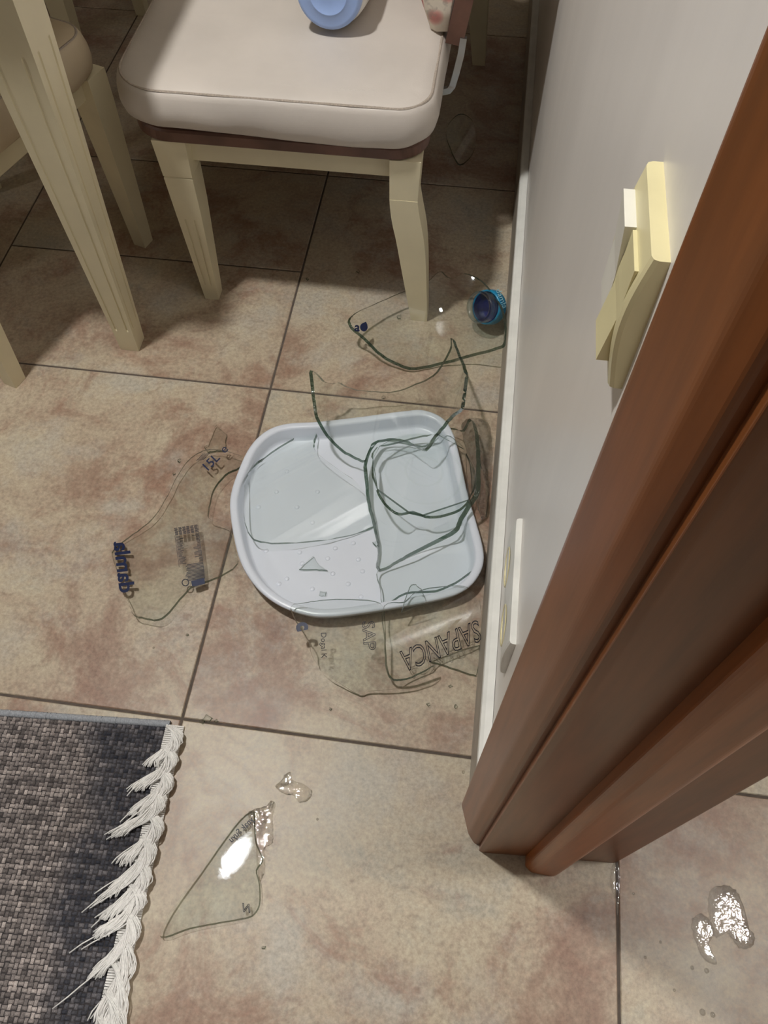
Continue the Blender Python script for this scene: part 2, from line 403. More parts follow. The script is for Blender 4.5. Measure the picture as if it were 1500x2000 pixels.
front_leg(0, .800); rear_leg(0, .798); front_leg(0.03, 1.64); rear_leg(0.05, 1.66)
# backrest: upholstered panel in a walnut frame, standing off the seat edge on steel brackets
def backpost(y):
    # leaning post
    rings = []
    for x, z in ((.262, .415), (.276, .50), (.296, .68), (.316, .86)):
        rings.append([(x - .011, y - .016, z), (x + .016, y - .016, z - .004), (x + .016, y + .016, z - .004), (x - .011, y + .016, z)])
    return loft(rings)
obj('backrest_frame', merge([backpost(1.0), backpost(1.62), ([Vector(v) for v in [(.300, .985, .80), (.330, .985, .80), (.338, .985, .88), (.308, .985, .88), (.300, 1.636, .80), (.330, 1.636, .80), (.338, 1.636, .88), (.308, 1.636, .88)]], [(0, 1, 2, 3), (7, 6, 5, 4), (0, 4, 5, 1), (1, 5, 6, 2), (2, 6, 7, 3), (3, 7, 4, 0)])]), M['walnut'], bench)
rings = []
for k in range(13):
    t = k / 12; z = .428 + .38 * t; xf = .262 + .11 * (z - .415)
    bul = .062 * math.sin(math.pi * min(1, max(0, .5 - abs(t - .5)) * 2.4 / 2 + .18)) if 0 < k < 12 else .030
    sec = []
    for (yy, d) in ((.992, 0), (.990, .5), (.998, .85), (1.02, 1), (1.31, 1.05), (1.60, 1), (1.622, .85), (1.63, .5), (1.628, 0)):
        sec.append((xf - .012 - bul * d, yy, z))
    rings.append(sec + [(xf - .010, 1.628, z), (xf - .010, .992, z)])
obj('backrest_pad', loft(rings), M['floral'], bench, True)
for y in (.985, 1.63):
    hook = [(.279, y, .425), (.277, y - .001, .40), (.272, y - .003, .372), (.267, y - .004, .350), (.262, y - .005, .343), (.252, y - .005, .340), (.20, y, .337)]
    rings = []
    for i, p in enumerate(hook):
        t = Vector(hook[min(i + 1, len(hook) - 1)]) - Vector(hook[max(0, i - 1)]); t.normalize()
        n = Vector((t.z, 0, -t.x)); p = Vector(p)
        rings.append([p + n * .0052 + Vector((0, -.004, 0)), p + n * .0052 + Vector((0, .004, 0)), p - n * .0052 + Vector((0, .004, 0)), p - n * .0052 + Vector((0, -.004, 0))])
    tag(obj('bracket', loft(rings), M['steel'], bench), 'bent bright steel bracket')

# ------------------------------------------------------------------ table
table = thing('dining_table', 'cream dining table, fluted tapering leg beside the bench', 'table')
obj('table_top', box(-1.00, -0.205, 0.612, 1.75, 0.722, 0.750, 0.006), M['cream'], table)
obj('table_apron', box(-0.95, -0.255, 0.655, 0.675, 0.625, 0.7218, 0.002), M['cream'], table)
obj('table_apron', box(-0.262, -0.242, 0.72, 1.62, 0.625, 0.7218, 0.002), M['cream'], table)
obj('table_apron', box(-0.95, -0.31, 1.66, 1.68, 0.625, 0.7218, 0.002), M['cream'], table)
obj('table_apron', box(-0.965, -0.945, 0.72, 1.62, 0.625, 0.7218, 0.002), M['cream'], table)
for cx, cy in ((-.275, .680), (-.93, .680), (-.275, 1.66), (-.93, 1.66)):
    obj('leg', leg_rings([(cx, cy, .0355, .7217), (cx, cy, .0355, .615), (cx, cy, .0345, .56), (cx - .0005, cy - .008, .0172, .0004)], (.05, .545), (0, 1, 2, 3), WIDE), M['cream'], table)

# ------------------------------------------------------------------ chairs at the table
def dining_chair(label, loc, rz):
    t = thing('dining_chair', label, 'chair', loc, 'dining chairs at the table'); t.rotation_euler = (0, 0, rz)
    # local: right side at x=0, front at +y
    cushion(-.425, .012, -.01, .425, .05, .355, .420, 'seat_cushion', M['leather2'], t, .002)
    obj('seat_frame', box(-.40, -.012, .012, .405, .315, .3552, .003), M['cream'], t)
    for x, y, fl_ in ((-.017, .400, 1), (-.400, .400, 1), (-.017, .012, 0), (-.400, .012, 0)):
        s = 1 if x > -.2 else -1
        obj('leg', leg_rings([(x, y, .0225, .354), (x, y, .0225, .30), (x + .002 * s, y + (.004 if fl_ else -.012), .0135, .0004)]), M['cream'], t)
    for x in (-.017, -.400):
        obj('back_post', leg_rings([(x, -.03, .018, .90), (x, .008, .02, .421), (x, .012, .0222, .3545)]), M['cream'], t)
    for z in (.86, .70, .56):
        obj('back_rail', box(-.39, -.027, -.028 + (.86 - z) * .08, -.008 + (.86 - z) * .08, z - .03, z + .03, .004), M['cream'], t)
    return t
a = math.atan2(-.128, .395)
dining_chair('dining chair with beige seat tucked behind the fluted table leg', (-.445, .553, 0), a)
c2 = dining_chair('far dining chair, only one leg foot showing beyond the bench seat', (-.99, 1.79, 0), math.pi)

# ------------------------------------------------------------------ jar on the bench
A = Vector((-.06, -1, .16)).normalized(); Cj = Vector((.0745, .972, .4855))
jar = thing('bottle', 'white bottle with light blue lid lying on the bench seat', 'bottle', Cj)
obj('bottle_body', lathe([(-.006, .030), (-.010, .050), (-.022, .0535), (-.05, .0545), (-.15, .0545), (-.165, .052), (-.172, .04)], (0, 0, 0), A, 48, True, True), M['white_bottle'], jar, True)
lid = obj('lid', lathe([(-.010, .0495), (-.004, .0505), (.006, .0500), (.0105, .0475), (.0118, .043), (.0116, .0300), (.0126, .0292), (.0126, .0280), (.0112, .0270), (.0108, .012), (.0106, .0005)], (0, 0, 0), A, 56, True, True), M['blue'], jar, True)

# ------------------------------------------------------------------ switch and socket on the wall
def curved_plate(y0, y1, z0, z1, t0, tb, bulge_dir, n=14):
    rings = []
    for k in range(n + 1):
        s = k / n; z = z1 + (z0 - z1) * s
        d = t0 + tb * math.sin(math.pi * (0.12 + 0.80 * s)) ** 1.2
        r = .0035
        rings.append([(WX, y0, z), (WX - d + r, y0, z), (WX - d + r * .3, y0 + r * .3, z), (WX - d, y0 + r, z), (WX - d, y1 - r, z), (WX - d + r * .3, y1 - r * .3, z), (WX - d + r, y1, z), (WX, y1, z)])
    return loft(rings)
sw = thing('light_switch', 'yellowed ivory double light switch on the wall beside the door frame', 'switch', (WX, .04, .83)); sw.location = (0, 0, 0)
SY0, SY1, SZ0, SZ1 = 0.020, 0.095, 0.754, 0.845
obj('switch_plate', curved_plate(SY0, SY1, SZ0, SZ1, .0065, .0075, 0), M['ivory'], sw)
def rocker(y0, y1, up, mat):
    zt, zb = .832, .768; d0, d1 = (.0172, .0143) if up else (.0132, .0176)
    vs = [(WX - .008, y0, zt), (WX - d0, y0, zt), (WX - (d0 + d1) / 2 + .0015, y0, (zt + zb) / 2), (WX - d1, y0, zb), (WX - .008, y0, zb)]
    vs2 = [(x, y1, z) for x, y, z in vs]
    return obj('rocker', loft([vs, vs2]), mat, sw)
tag(rocker(.059, .089, True, M['ivory_w']), 'whiter rocker with its top edge out')
tag(rocker(.027, .057, False, M['ivory']), 'ivory rocker with its lower edge out')

so = thing('wall_socket', 'off-white double wall socket low on the wall above the baseboard', 'socket'); 
QY0, QY1, QZ0, QZ1 = .042, .197, .224, .313
obj('socket_plate', curved_plate(QY0, QY1, QZ0, QZ1, .0055, .0045, 0), M['base'], so)
for yc in (.082, .156):
    zc = .268; d = WX - .0098
    well = obj('socket_well', lathe([(.0020, .0245), (.0030, .0235), (.0025, .0215), (-.0002, .0205), (-.0004, .001)], (d + .002, yc, zc), (-1, 0, 0), 36, False, True), M['ivory'], so, False)
    for s in (-1, 1):
        obj('pin_hole', lathe([(0, .0028), (.0007, .0028), (.0007, .0001)], (d + .002 + .0002, yc + s * .0095, zc), (-1, 0, 0), 14, True, True), M['hole'], well)

# ------------------------------------------------------------------ rug with fringe
rug = thing('woven_rug', 'dark grey and beige woven rug with white fringe at the lower left', 'rug')
RO = Vector((-.013, -.012, 0)); RU = Vector((-1, -.066, 0)).normalized(); RV = Vector((.040, -1, 0)).normalized()
def rp(u, v, z): return RO + RU * u + RV * v + Vector((0, 0, z))
corners = [(0.0, 0.0), (1.1, 0.0), (1.1, 1.3), (0.0, 1.3)]
obj('rug_backing', loft([[rp(u, v, .0004) for u, v in corners], [rp(u, v, .0042) for u, v in corners]]), M['rugbase'], rug)
vs, fs, cols = [], [], []
rr = random.Random(3)
st = .0060
def sm(x): return max(0., min(1., x))
for a_ in range(int(.40 / st)):
    for b_ in range(int(.47 / st)):
        u, v = .003 + a_ * st, .006 + b_ * st
        wob = .012 * math.sin(v * 31 + 1) + .006 * math.sin(v * 83)
        dark = sm((.112 - .06 * v + wob - u) / .035)
        stripe = .5 + .5 * math.sin(a_ * 2.1 + math.sin(a_ * 5.3))
        dark *= (.74 + .26 * stripe)
        t = .55 * rr.random() + .25 * (.5 + .5 * math.sin(b_ * 1.7 + math.sin(b_ * 3.1 + a_ * .2))) + .20 * stripe
        lo_, hi_ = (88, 83, 82), (206, 195, 189); dlo, dhi = (50, 53, 62), (138, 134, 136)
        c = lin(tuple((lo_[q] + (hi_[q] - lo_[q]) * t) * (1 - dark) + (dlo[q] + (dhi[q] - dlo[q]) * t ** 1.5) * dark for q in range(3)))
        over = (a_ + b_) % 2
        hx, hy = (.0033, .0022) if over else (.0022, .0033)
        hz = .0086 if over else .0072
        hz += rr.uniform(-.0007, .0007); ju, jv = rr.uniform(-.0005, .0005), rr.uniform(-.0005, .0005)
        o = len(vs)
        for (dx, dy, z) in ((-1, -1, .0040), (1, -1, .0040), (1, 1, .0040), (-1, 1, .0040), (-.66, -.66, hz - .0016), (.66, -.66, hz - .0016), (.66, .66, hz - .0016), (-.66, .66, hz - .0016), (0, 0, hz)):
            vs.append(rp(u + ju + dx * hx, v + jv + dy * hy, z))
        for q in ((0, 1, 5, 4), (1, 2, 6, 5), (2, 3, 7, 6), (3, 0, 4, 7), (4, 5, 8), (5, 6, 8), (6, 7, 8), (7, 4, 8)):
            fs.append(tuple(o + i for i in q)); cols.append(c)
me = bpy.data.meshes.new('weave'); me.from_pydata([tuple(v) for v in vs], [], fs); me.materials.append(M['yarn'])
at = me.attributes.new('yarn', 'FLOAT_COLOR', 'FACE')
for i, c in enumerate(cols): at.data[i].color = c
for p in me.polygons: p.use_smooth = True
wv = bpy.data.objects.new('weave', me); COL.objects.link(wv); wv.parent = rug; tag(wv, None, None, None, 'stuff')
# grey whipped binding along the far edge
vs, fs = [], []
parts = []
for k in range(430):
    u = k * .0026; r = .0042 + rr.uniform(-.0003, .0003)
    parts.append(loft([[rp(u + dx, -.001 + r * 1.15 * math.cos(q * math.pi / 4), .0047 + r * math.sin(q * math.pi / 4)) for q in range(8)] for dx in (0, .0012, .0026)], False, False))
    v0 = parts[-1][0]
    for i in range(8, 16): v0[i] = rp(u + .0012, -.001, .0047) + (v0[i] - rp(u + .0012, -.001, .0047)) * 1.10
obj('edge_binding', merge(parts), M['binding'], rug, True)
# white ribbed hem tape
parts = []
for k in range(170):
    v = k * .0028
    parts.append(loft([[rp(.004, v, .0062), rp(.004, v + .0026, .0062), rp(-.020, v + .0026, .0030), rp(-.020, v, .0030)], [rp(.004, v + .0004, .0088), rp(.004, v + .0022, .0088), rp(-.020, v + .0022, .0046), rp(-.020, v + .0004, .0046)]]))
obj('hem_tape', merge(parts), M['fringe'], rug)
# tassels
for k in range(15):
    v0 = .004 + .0285 * k; strands = []
    lean = [.016, .026, .022, .040, .020, .030, .024, .030, .022, .004, -.006, -.010, .006, -.006, -.008][k]
    ln = [.045, .048, .050, .048, .052, .058, .056, .050, .060, .075, .078, .066, .066, .07, .06][k]
    nst = 60 if k < 9 else 40
    ln *= 1.18
    for s in range(nst):
        rad = math.sqrt(rr.random()); ph = rr.uniform(0, 6.28); lf = rr.uniform(.86, 1.06); spread = rr.gauss(0, 1)
        loose = rr.random() < .10; pts = []
        for i in range(11):
            t = i / 10 * lf
            R0 = (.0090 if k < 9 else .0095) * (.75 + .5 * math.sin(math.pi * min(1, t))) 
            a = ph + 3.6 * t
            u = -.004 - .016 * math.sin(math.pi * min(1, t * 1.15) ** .8) + .9 * lean * t ** 1.5 + R0 * rad * math.cos(a) * .9 + spread * t ** 3 * (.013 if loose else .0050)
            v = v0 + ln * t + R0 * rad * math.sin(a) * .35 + (.010 * t * t * spread if loose else 0)
            z = .0095 + R0 * .42 * (1 + rad * math.sin(a)) * (1 - .45 * t)
            if u < -.024: z *= .72
            pts.append(rp(u, v, z))
        strands.append(tube(pts, .00085, 5))
    obj('tassel', merge(strands), M['fringe'], rug, True)

# ------------------------------------------------------------------ white plastic tray
tray = thing('plastic_tray', 'white plastic tray with raised rim full of broken glass on the tiles', 'tray')
rim_px = [(449, 975), (454, 1035), (470, 1098), (500, 1146), (542, 1180), (592, 1199), (640, 1204), (720, 1195), (850, 1172), (908, 1152), (938, 1118), (945, 1080), (932, 1025), (914, 965), (900, 900), (886, 848), (866, 817), (830, 801), (790, 802), (700, 814), (620, 823), (560, 827), (520, 841), (488, 872), (464, 922)]
RIM = [fl(x, y, .034) for x, y in rim_px]
RIM = [Vector((min(p.x, .3995), p.y, 0)) for p in catmull(RIM, 5)]
ctr = sum(RIM, Vector()) / len(RIM)
def tin(d):
    n = len(RIM); out = []
    for i in range(n):
        t = (RIM[(i + 2) % n] - RIM[i - 2]).normalized(); nn = Vector((-t.y, t.x, 0))
        if nn.dot(ctr - RIM[i]) < 0: nn = -nn
        out.append(RIM[i] + nn * d)
    return out
prof = [(.022, .0006), (.014, .0015), (.0075, .010), (.004, .026), (.0015, .029), (0, .031), (.0005, .0335), (.003, .0348), (.009, .0348), (.0118, .0335), (.0130, .031), (.0165, .016), (.0185, .0105), (.022, .0086), (.05, .0080)]
obj('tray_body', loft([[Vector((p.x, p.y, z)) for p in tin(d)] for d, z in prof]), M['plastic'], tray, True)
for k, (x, y) in enumerate([(585, 1078), (655, 1070), (700, 1092), (708, 1115), (640, 1090), (560, 1130), (610, 1150), (680, 1140), (705, 1165), (650, 1120), (545, 1140), (590, 1100), (520, 1075), (690, 1060), (505, 990), (540, 960), (580, 990), (620, 960), (560, 920), (610, 1020)]):
    c = fl(x, y, .009)
    obj('nub', lathe([(0, .0042), (.0010, .0036), (.0016, .0020), (.0018, .0002)], (c.x, c.y, .0078), (0, 0, 1), 12, False, True), M['plastic'], tray, True)

# ------------------------------------------------------------------ broken glass
class Carrier:
    """a parametric sheet S(u, v) in metres; pixels of the photo's outline are traced onto it"""
    def __init__(s, S, u0, u1, v0, v1, nu=90, nv=60, hit='last'):
        s.S, s.hit = S, hit; s.uv, vs, fs = [], [], []
        for i in range(nu + 1):
            for j in range(nv + 1):
                u = u0 + (u1 - u0) * i / nu; v = v0 + (v1 - v0) * j / nv
                s.uv.append((u, v)); vs.append(S(u, v))
        k = nv + 1
        for i in range(nu):
            for j in range(nv):
                a, b, c, d = i * k + j, (i + 1) * k + j, (i + 1) * k + j + 1, i * k + j + 1
                fs += [(a, b, c), (a, c, d)]
        s.vs, s.fs = vs, fs; s.bvh = BVHTree.FromPolygons(vs, fs)
    def _uv(s, p, idx):
        f = s.fs[idx]; A, B, C = (s.vs[i] for i in f)
        v0, v1, v2 = B - A, C - A, p - A
        d00, d01, d11, d20, d21 = v0.dot(v0), v0.dot(v1), v1.dot(v1), v2.dot(v0), v2.dot(v1)
        den = d00 * d11 - d01 * d01
        b = (d11 * d20 - d01 * d21) / den; c = (d00 * d21 - d01 * d20) / den
        return Vector([s.uv[f[0]][i] * (1 - b - c) + s.uv[f[1]][i] * b + s.uv[f[2]][i] * c for i in (0, 1)])
    def trace(s, px, py):
        d = ray(px, py); o = CAM.copy(); hits = []
        for _ in range(12):
            loc, nrm, idx, dist = s.bvh.ray_cast(o, d)
            if loc is None: break
            hits.append((loc, idx)); o = loc + d * 1e-4
        if hits:
            loc, idx = hits[-1] if s.hit == 'last' else hits[0]
            return s._uv(loc, idx)
        best = None
        for i in range(260):
            p = CAM + d * (0.7 + i * .005); loc, nrm, idx, dist = s.bvh.find_nearest(p)
            if best is None or dist < best[0]: best = (dist, loc, idx)
        return s._uv(best[1], best[2])
    def normal(s, u, v):
        e = 2e-4; a = s.S(u + e, v) - s.S(u - e, v); b = s.S(u, v + e) - s.S(u, v - e)
        return a.cross(b).normalized()
def frame(axis, ref=(0, 0, 1)):
    a = Vector(axis).normalized(); e1 = (Vector(ref) - a * Vector(ref).dot(a)).normalized(); return a, e1, a.cross(e1)
def cyl(C, axis, R, convex=True, rib=None, half=1.45, vl=.35, hit='last'):
    """cylinder sheet; convex: crown points up and C is the crown point; else trough with C its lowest point"""
    a, e1, e2 = frame(axis); s = 1 if convex else -1; O = Vector(C) - e1 * R * s
    def S(u, v):
        r = R + (rib(u, v) if rib else 0)
        t = u / R; return O + a * v + (e1 * math.cos(t) * s + e2 * math.sin(t)) * r
    return Carrier(S, -half * R, half * R, -vl, vl, hit=hit)
def plane_c(C, n):
    a, e1, e2 = frame(n, (0, 1, 0)); C = Vector(C)
    return Carrier(lambda u, v: C + e1 * u + e2 * v, -.3, .3, -.3, .3, 12, 12)
def revolve(C, axis, prof, span=None):
    a, e1, e2 = frame(axis); P = [Vector((t, r)) for t, r in prof]; n = len(P) - 1; C = Vector(C)
    def S(u, v):
        # u: angle * 0.1, v: arc index * 0.02
        x = max(0, min(n - 1e-6, v / .02)); i = int(x); f = x - i
        g = lambda k: P[max(0, min(n, k))]
        p0, p1, p2, p3 = g(i - 1), g(i), g(i + 1), g(i + 2)
        q = 0.5 * ((2 * p1) + (p2 - p0) * f + (2 * p0 - 5 * p1 + 4 * p2 - p3) * f * f + (3 * p1 - p0 - 3 * p2 + p3) * f ** 3)
        t = u / .1; return C + a * q.x + (e1 * math.cos(t) + e2 * math.sin(t)) * q.y
    lo, hi = span or (-math.pi, math.pi)
    return Carrier(S, lo * .1, hi * .1, 0, n * .02, 120, 60)
GL_GROUP = 'shards of the broken demijohn'
def shard(label, outline, car, th=.0040, step=.010, jag=.7, curve=True, name='glass_shard', seed=1, group=GL_GROUP, parent=None, lift=0.0012):
    r = random.Random(seed * 17 + 5)
    if curve: pts = [p for p in catmull([(x, y, 0) for x, y in outline], 4)]
    else:
        pts = []
        for i, p in enumerate(outline):
            q = outline[(i + 1) % len(outline)]
            for k in range(4): pts.append(Vector((p[0] + (q[0] - p[0]) * k / 4, p[1] + (q[1] - p[1]) * k / 4, 0)))
    uv = []
    for p in pts:
        w = car.trace(p.x + r.uniform(-jag, jag), p.y + r.uniform(-jag, jag))
        if not uv or (w - uv[-1]).length > 6e-4: uv.append(w)
    if (uv[0] - uv[-1]).length < 6e-4: uv.pop()
    def inside(p):
        c = False; n = len(uv); j = n - 1
        for i in range(n):
            if (uv[i].y > p[1]) != (uv[j].y > p[1]) and p[0] < (uv[j].x - uv[i].x) * (p[1] - uv[i].y) / (uv[j].y - uv[i].y) + uv[i].x: c = not c
            j = i
        return c
    n0 = len(uv); allp = list(uv)
    x0, x1 = min(p.x for p in uv), max(p.x for p in uv); y0, y1 = min(p.y for p in uv), max(p.y for p in uv)
    yy = y0 + step / 2
    while yy < y1:
        xx = x0 + step / 2
        while xx < x1:
            if inside((xx, yy)) and min((Vector((xx, yy)) - p).length for p in uv) > step * .35: allp.append(Vector((xx, yy)))
            xx += step
        yy += step
    ov, oe, of, *_ = delaunay_2d_cdt(allp, [(i, (i + 1) % n0) for i in range(n0)], [], 1, 1e-6)
    tris = [f for f in of if inside(((ov[f[0]].x + ov[f[1]].x + ov[f[2]].x) / 3, (ov[f[0]].y + ov[f[1]].y + ov[f[2]].y) / 3))]
    used = sorted({i for f in tris for i in f}); mp = {k: i for i, k in enumerate(used)}
    up, nr = [], []
    for i in used:
        u, v = ov[i]; nn = car.normal(u, v); p = car.S(u, v)
        if nn.dot(CAM - p) < 0: nn = -nn
        up.append(p); nr.append(nn)
    A = [p + n * th / 2 for p, n in zip(up, nr)]; B = [p - n * th / 2 for p, n in zip(up, nr)]
    lowest = min(min(p.z for p in A), min(p.z for p in B))
    dz = max(0, lift - lowest) if lift is not None else 0.0
    A = [p + Vector((0, 0, dz)) for p in A]; B = [p + Vector((0, 0, dz)) for p in B]
    T3 = []
    for f in tris:
        t = tuple(mp[i] for i in f)
        if (A[t[1]] - A[t[0]]).cross(A[t[2]] - A[t[0]]).dot(nr[t[0]]) < 0: t = t[::-1]
        T3.append(t)
    n = len(A); faces = list(T3) + [tuple(i + n for i in t[::-1]) for t in T3]
    nbody = len(faces); cnt = {}
    for t in T3:
        for k in range(len(t)): cnt[(t[k], t[(k + 1) % len(t)])] = 1
    V = A + B; be = [e for e in cnt if (e[1], e[0]) not in cnt]
    outw = {}
    for (a, b) in be:
        q = (A[b] - A[a]).normalized().cross(nr[a])
        outw[a] = outw.get(a, Vector()) + q; outw[b] = outw.get(b, Vector()) + q
    ch = min(.0016, th * .34); A0, B0 = list(A), list(B)
    for k, q in outw.items():
        q = q.normalized() if q.length > 1e-6 else q
        A0[k] = A[k] + q * ch * .2; B0[k] = B[k] + q * ch
    for (a, b) in be:
        o = len(V); V += [A[a], A[b], B0[b], B0[a]]; faces.append((o + 1, o, o + 3, o + 2))
    me = bpy.data.meshes.new(name); me.from_pydata([tuple(p) for p in V], [], faces)
    me.materials.append(M['glass']); me.materials.append(M['edge'])
    for i, p in enumerate(me.polygons):
        if i >= nbody: p.material_index = 1
        else: p.use_smooth = True
    o = bpy.data.objects.new(name, me); COL.objects.link(o)
    o['lift'] = dz; car.dz = dz; car.th = th; car.minz = lowest
    del o['lift']
    if parent: o.parent = parent
    else: tag(o, label, 'glass shard', group)
    print('SHARD', label[:40], 'minz %.4f dz %.4f maxz %.4f tris %d' % (lowest, dz, max(p.z for p in V), len(faces)))
    return o
def on_sheet(car, px, py, h=0.0):
    u, v = car.trace(px, py); p = car.S(u, v); n = car.normal(u, v)
    if n.dot(CAM - p) < 0: n = -n
    return p + n * (car.th / 2 + .00025 + h) + Vector((0, 0, car.dz))
def letters(txt, car, parent, o, d, up, sx, sy=None, mat='navy', bold=0.0, outline=0.0, name='printed_lettering'):
    """flat print traced onto a shard: o = pixel of the text origin, d / up = pixel directions"""
    sy = sy or sx; cu = bpy.data.curves.new('txt', 'FONT'); cu.body = txt; cu.size = 1.0; cu.resolution_u = 3
    if outline: cu.fill_mode = 'NONE'; cu.bevel_depth = outline; cu.bevel_resolution = 0
    else: cu.offset = bold
    to = bpy.data.objects.new('txt', cu); COL.objects.link(to)
    dg = bpy.context.evaluated_depsgraph_get(); me = bpy.data.meshes.new_from_object(to.evaluated_get(dg))
    bpy.data.objects.remove(to); bpy.data.curves.remove(cu)
    d = Vector(d).normalized(); up = Vector(up).normalized()
    vs = []
    for v in me.vertices:
        px = o[0] + d.x * v.co.x * sx + up.x * v.co.y * sy; py = o[1] + d.y * v.co.x * sx + up.y * v.co.y * sy
        vs.append(on_sheet(car, px, py, .0001))
    fs = [tuple(p.vertices) for p in me.polygons]; bpy.data.meshes.remove(me)
    return obj(name, (vs, fs), M[mat], parent)
def bars(car, parent, segs, mat='ink', name='printed_block'):
    vs, fs = [], []
    for (x0, y0, x1, y1, w) in segs:
        t = Vector((x1 - x0, y1 - y0)); t.normalize(); nx, ny = -t.y * w / 2, t.x * w / 2; o = len(vs)
        for (x, y) in ((x0 + nx, y0 + ny), (x1 + nx, y1 + ny), (x1 - nx, y1 - ny), (x0 - nx, y0 - ny)): vs.append(on_sheet(car, x, y))
        fs.append((o, o + 1, o + 2, o + 3))
    return obj(name, (vs, fs), M[mat], parent)
def blob(car, parent, pts, mat='navy', name='printed_mark'):
    return obj(name, ([on_sheet(car, x, y) for x, y in pts], [tuple(range(len(pts)))]), M[mat], parent)

# --- neck shard with the cap still on
AX = Vector((.62, .60, -.50)).normalized(); NK = fl(936, 600, .062)
NK = Vector((NK.x, NK.y, NK.z))
n1, f1, g1 = frame((-.05, -.30, .95), (1, 0, 0)); C1 = fl(845, 640, .012)
c1 = Carrier(lambda u, v: C1 + f1 * u + g1 * v + n1 * (u * u / .30 + v * v / .36 - .9 * u * u * u * u), -.24, .24, -.24, .24, 60, 60)
s1 = shard('curved shoulder shard with neck and turquoise cap, leaning towards the wall corner', [(683, 634), (695, 613), (740, 592), (800, 566), (836, 550), (852, 536), (862, 532), (870, 540), (882, 545), (894, 541), (906, 536), (924, 541), (944, 554), (966, 580), (980, 606), (987, 645), (985, 672), (970, 681), (930, 692), (870, 708), (812, 720), (780, 713), (745, 694), (712, 662)], c1, seed=1, jag=.5, th=.0055)
letters('a', c1, s1, (690, 648), (1, .12), (.12, -1), 24, 24, bold=.03)
blob(c1, s1, [(709 + 7.5 * math.cos(a), 641 + 8.5 * math.sin(a)) for a in [math.radians(k) for k in range(-60, 241, 15)]] + [(713, 630), (717, 638)])
neck = []
prof = [(-.040, .0250), (-.037, .0262)]
for k in range(4): prof += [(-.034 + k * .008, .0262), (-.032 + k * .008, .0276), (-.030 + k * .008, .0276), (-.028 + k * .008, .0262)]
prof += [(-.001, .0285), (.001, .0285), (.002, .0262)]
inner = [(.002, .0236), (-.010, .0228), (-.040, .0228)]
obj('neck', lathe(prof + inner + [(-.040, .0250)], NK, -AX, 40), M['neck_glass'], s1, True)
CC = NK + AX * .020
cap = obj('bottle_cap', lathe([(0, .0280), (-.001, .0305), (.004, .0312), (.018, .0314), (.0215, .0298), (.023, .026), (.0235, .0005)], CC, AX, 44, False, True), M['cap'], s1, True); tag(cap, 'turquoise blue plastic cap')
obj('cap_liner', lathe([(0, .0278), (.008, .0275), (.018, .0262), (.0195, .020), (.0198, .0005)], CC, AX, 40, False, True), M['cap_in'], cap, True)
a_, e1_, e2_ = frame(AX)
ccap = Carrier(lambda u, v: CC + AX * v + (e1_ * math.cos(u / .032) + e2_ * math.sin(u / .032)) * .0324, -.1, .1, 0, .03, 60, 6, 'first'); ccap.th = 0; ccap.dz = 0
letters('damla', ccap, cap, (968, 566), (.38, 1), (1, -.38), 17, 15, 'cap_txt')

# --- half-pipe body piece
c2_ = cyl((.218, .50, .0385), (.02, 1, .03), .124, False, half=1.62)
s2 = shard('large trough-shaped body shard with dark green edge resting on the far tray rim', [(609, 725), (611, 755), (614, 785), (620, 815), (640, 851), (668, 879), (695, 894), (712, 900), (718, 884), (728, 866), (745, 860), (770, 858), (795, 862), (815, 872), (832, 878), (846, 858), (866, 833), (884, 813), (904, 797), (914, 775), (915, 752), (908, 722), (898, 698), (883, 661), (880, 684), (862, 716), (846, 735), (812, 752), (770, 766), (735, 766), (700, 763), (672, 754), (660, 748), (648, 751), (632, 745)], c2_, seed=2, th=.0052)
# --- body piece lying in the right half of the tray
c3 = cyl((.272, .36, .0135), (.05, 1, .02), .128, False, half=1.55)
s3 = shard('thick body shard lying in the right half of the tray, dark near edge', [(715, 902), (717, 940), (722, 985), (733, 1030), (741, 1070), (738, 1106), (748, 1112), (775, 1097), (800, 1083), (850, 1058), (888, 1037), (900, 1014), (917, 985), (931, 964), (934, 930), (933, 880), (929, 842), (919, 820), (905, 842), (880, 838), (850, 852), (832, 872), (795, 868), (760, 862), (735, 866)], c3, seed=3, th=.0078)
# --- round base
cb = fl(828, 925, .042)
c4 = revolve(cb, (.10, .10, 1), [(.007, .0002), (.005, .025), (.002, .050), (-.001, .068), (.001, .080), (.006, .092), (.012, .104), (.017, .116), (.020, .13)])
c4.hit = 'last'
s4 = shard('round demijohn base with shallow ring, sitting in the tray', [(728, 892), (731, 930), (740, 965), (758, 990), (778, 1004), (806, 1000), (840, 1010), (880, 1003), (910, 985), (922, 950), (918, 905), (900, 870), (872, 850), (835, 850), (800, 858), (760, 868), (738, 874)], c4, seed=4, th=.0040)
for r_ in (.030, .062):
    obj('base_ring', lathe([(0, r_ - .0018), (.0014, r_ - .0006), (.0014, r_ + .0006), (0, r_ + .0018)], cb + Vector((0, 0, c4.dz + (.0072 if r_ < .05 else .0030))), (.10, .10, 1), 48), M['glass'], s4, True)
# --- ribbed pane in the left half of the tray
def ribs(u, v):
    q = (u / .021) % 1.0; return .0014 * max(0, math.cos((q - .5) * 2 * math.pi)) ** 6
d5 = (fl(690, 945, .02) - fl(500, 1050, .02)).normalized()
p5 = fl(585, 960, .030)
c5 = cyl((p5.x, p5.y, .0345), d5, .23, True, ribs, half=.9)
s5 = shard('broad ribbed shard lying across the left half of the tray', [(480, 955), (488, 925), (530, 888), (598, 848), (612, 846), (618, 853), (613, 868), (616, 885), (641, 906), (700, 950), (728, 998), (733, 1026), (700, 1043), (640, 1056), (560, 1063), (510, 1060), (490, 1048), (478, 1012)], c5, seed=5, step=.0042, lift=.0095)
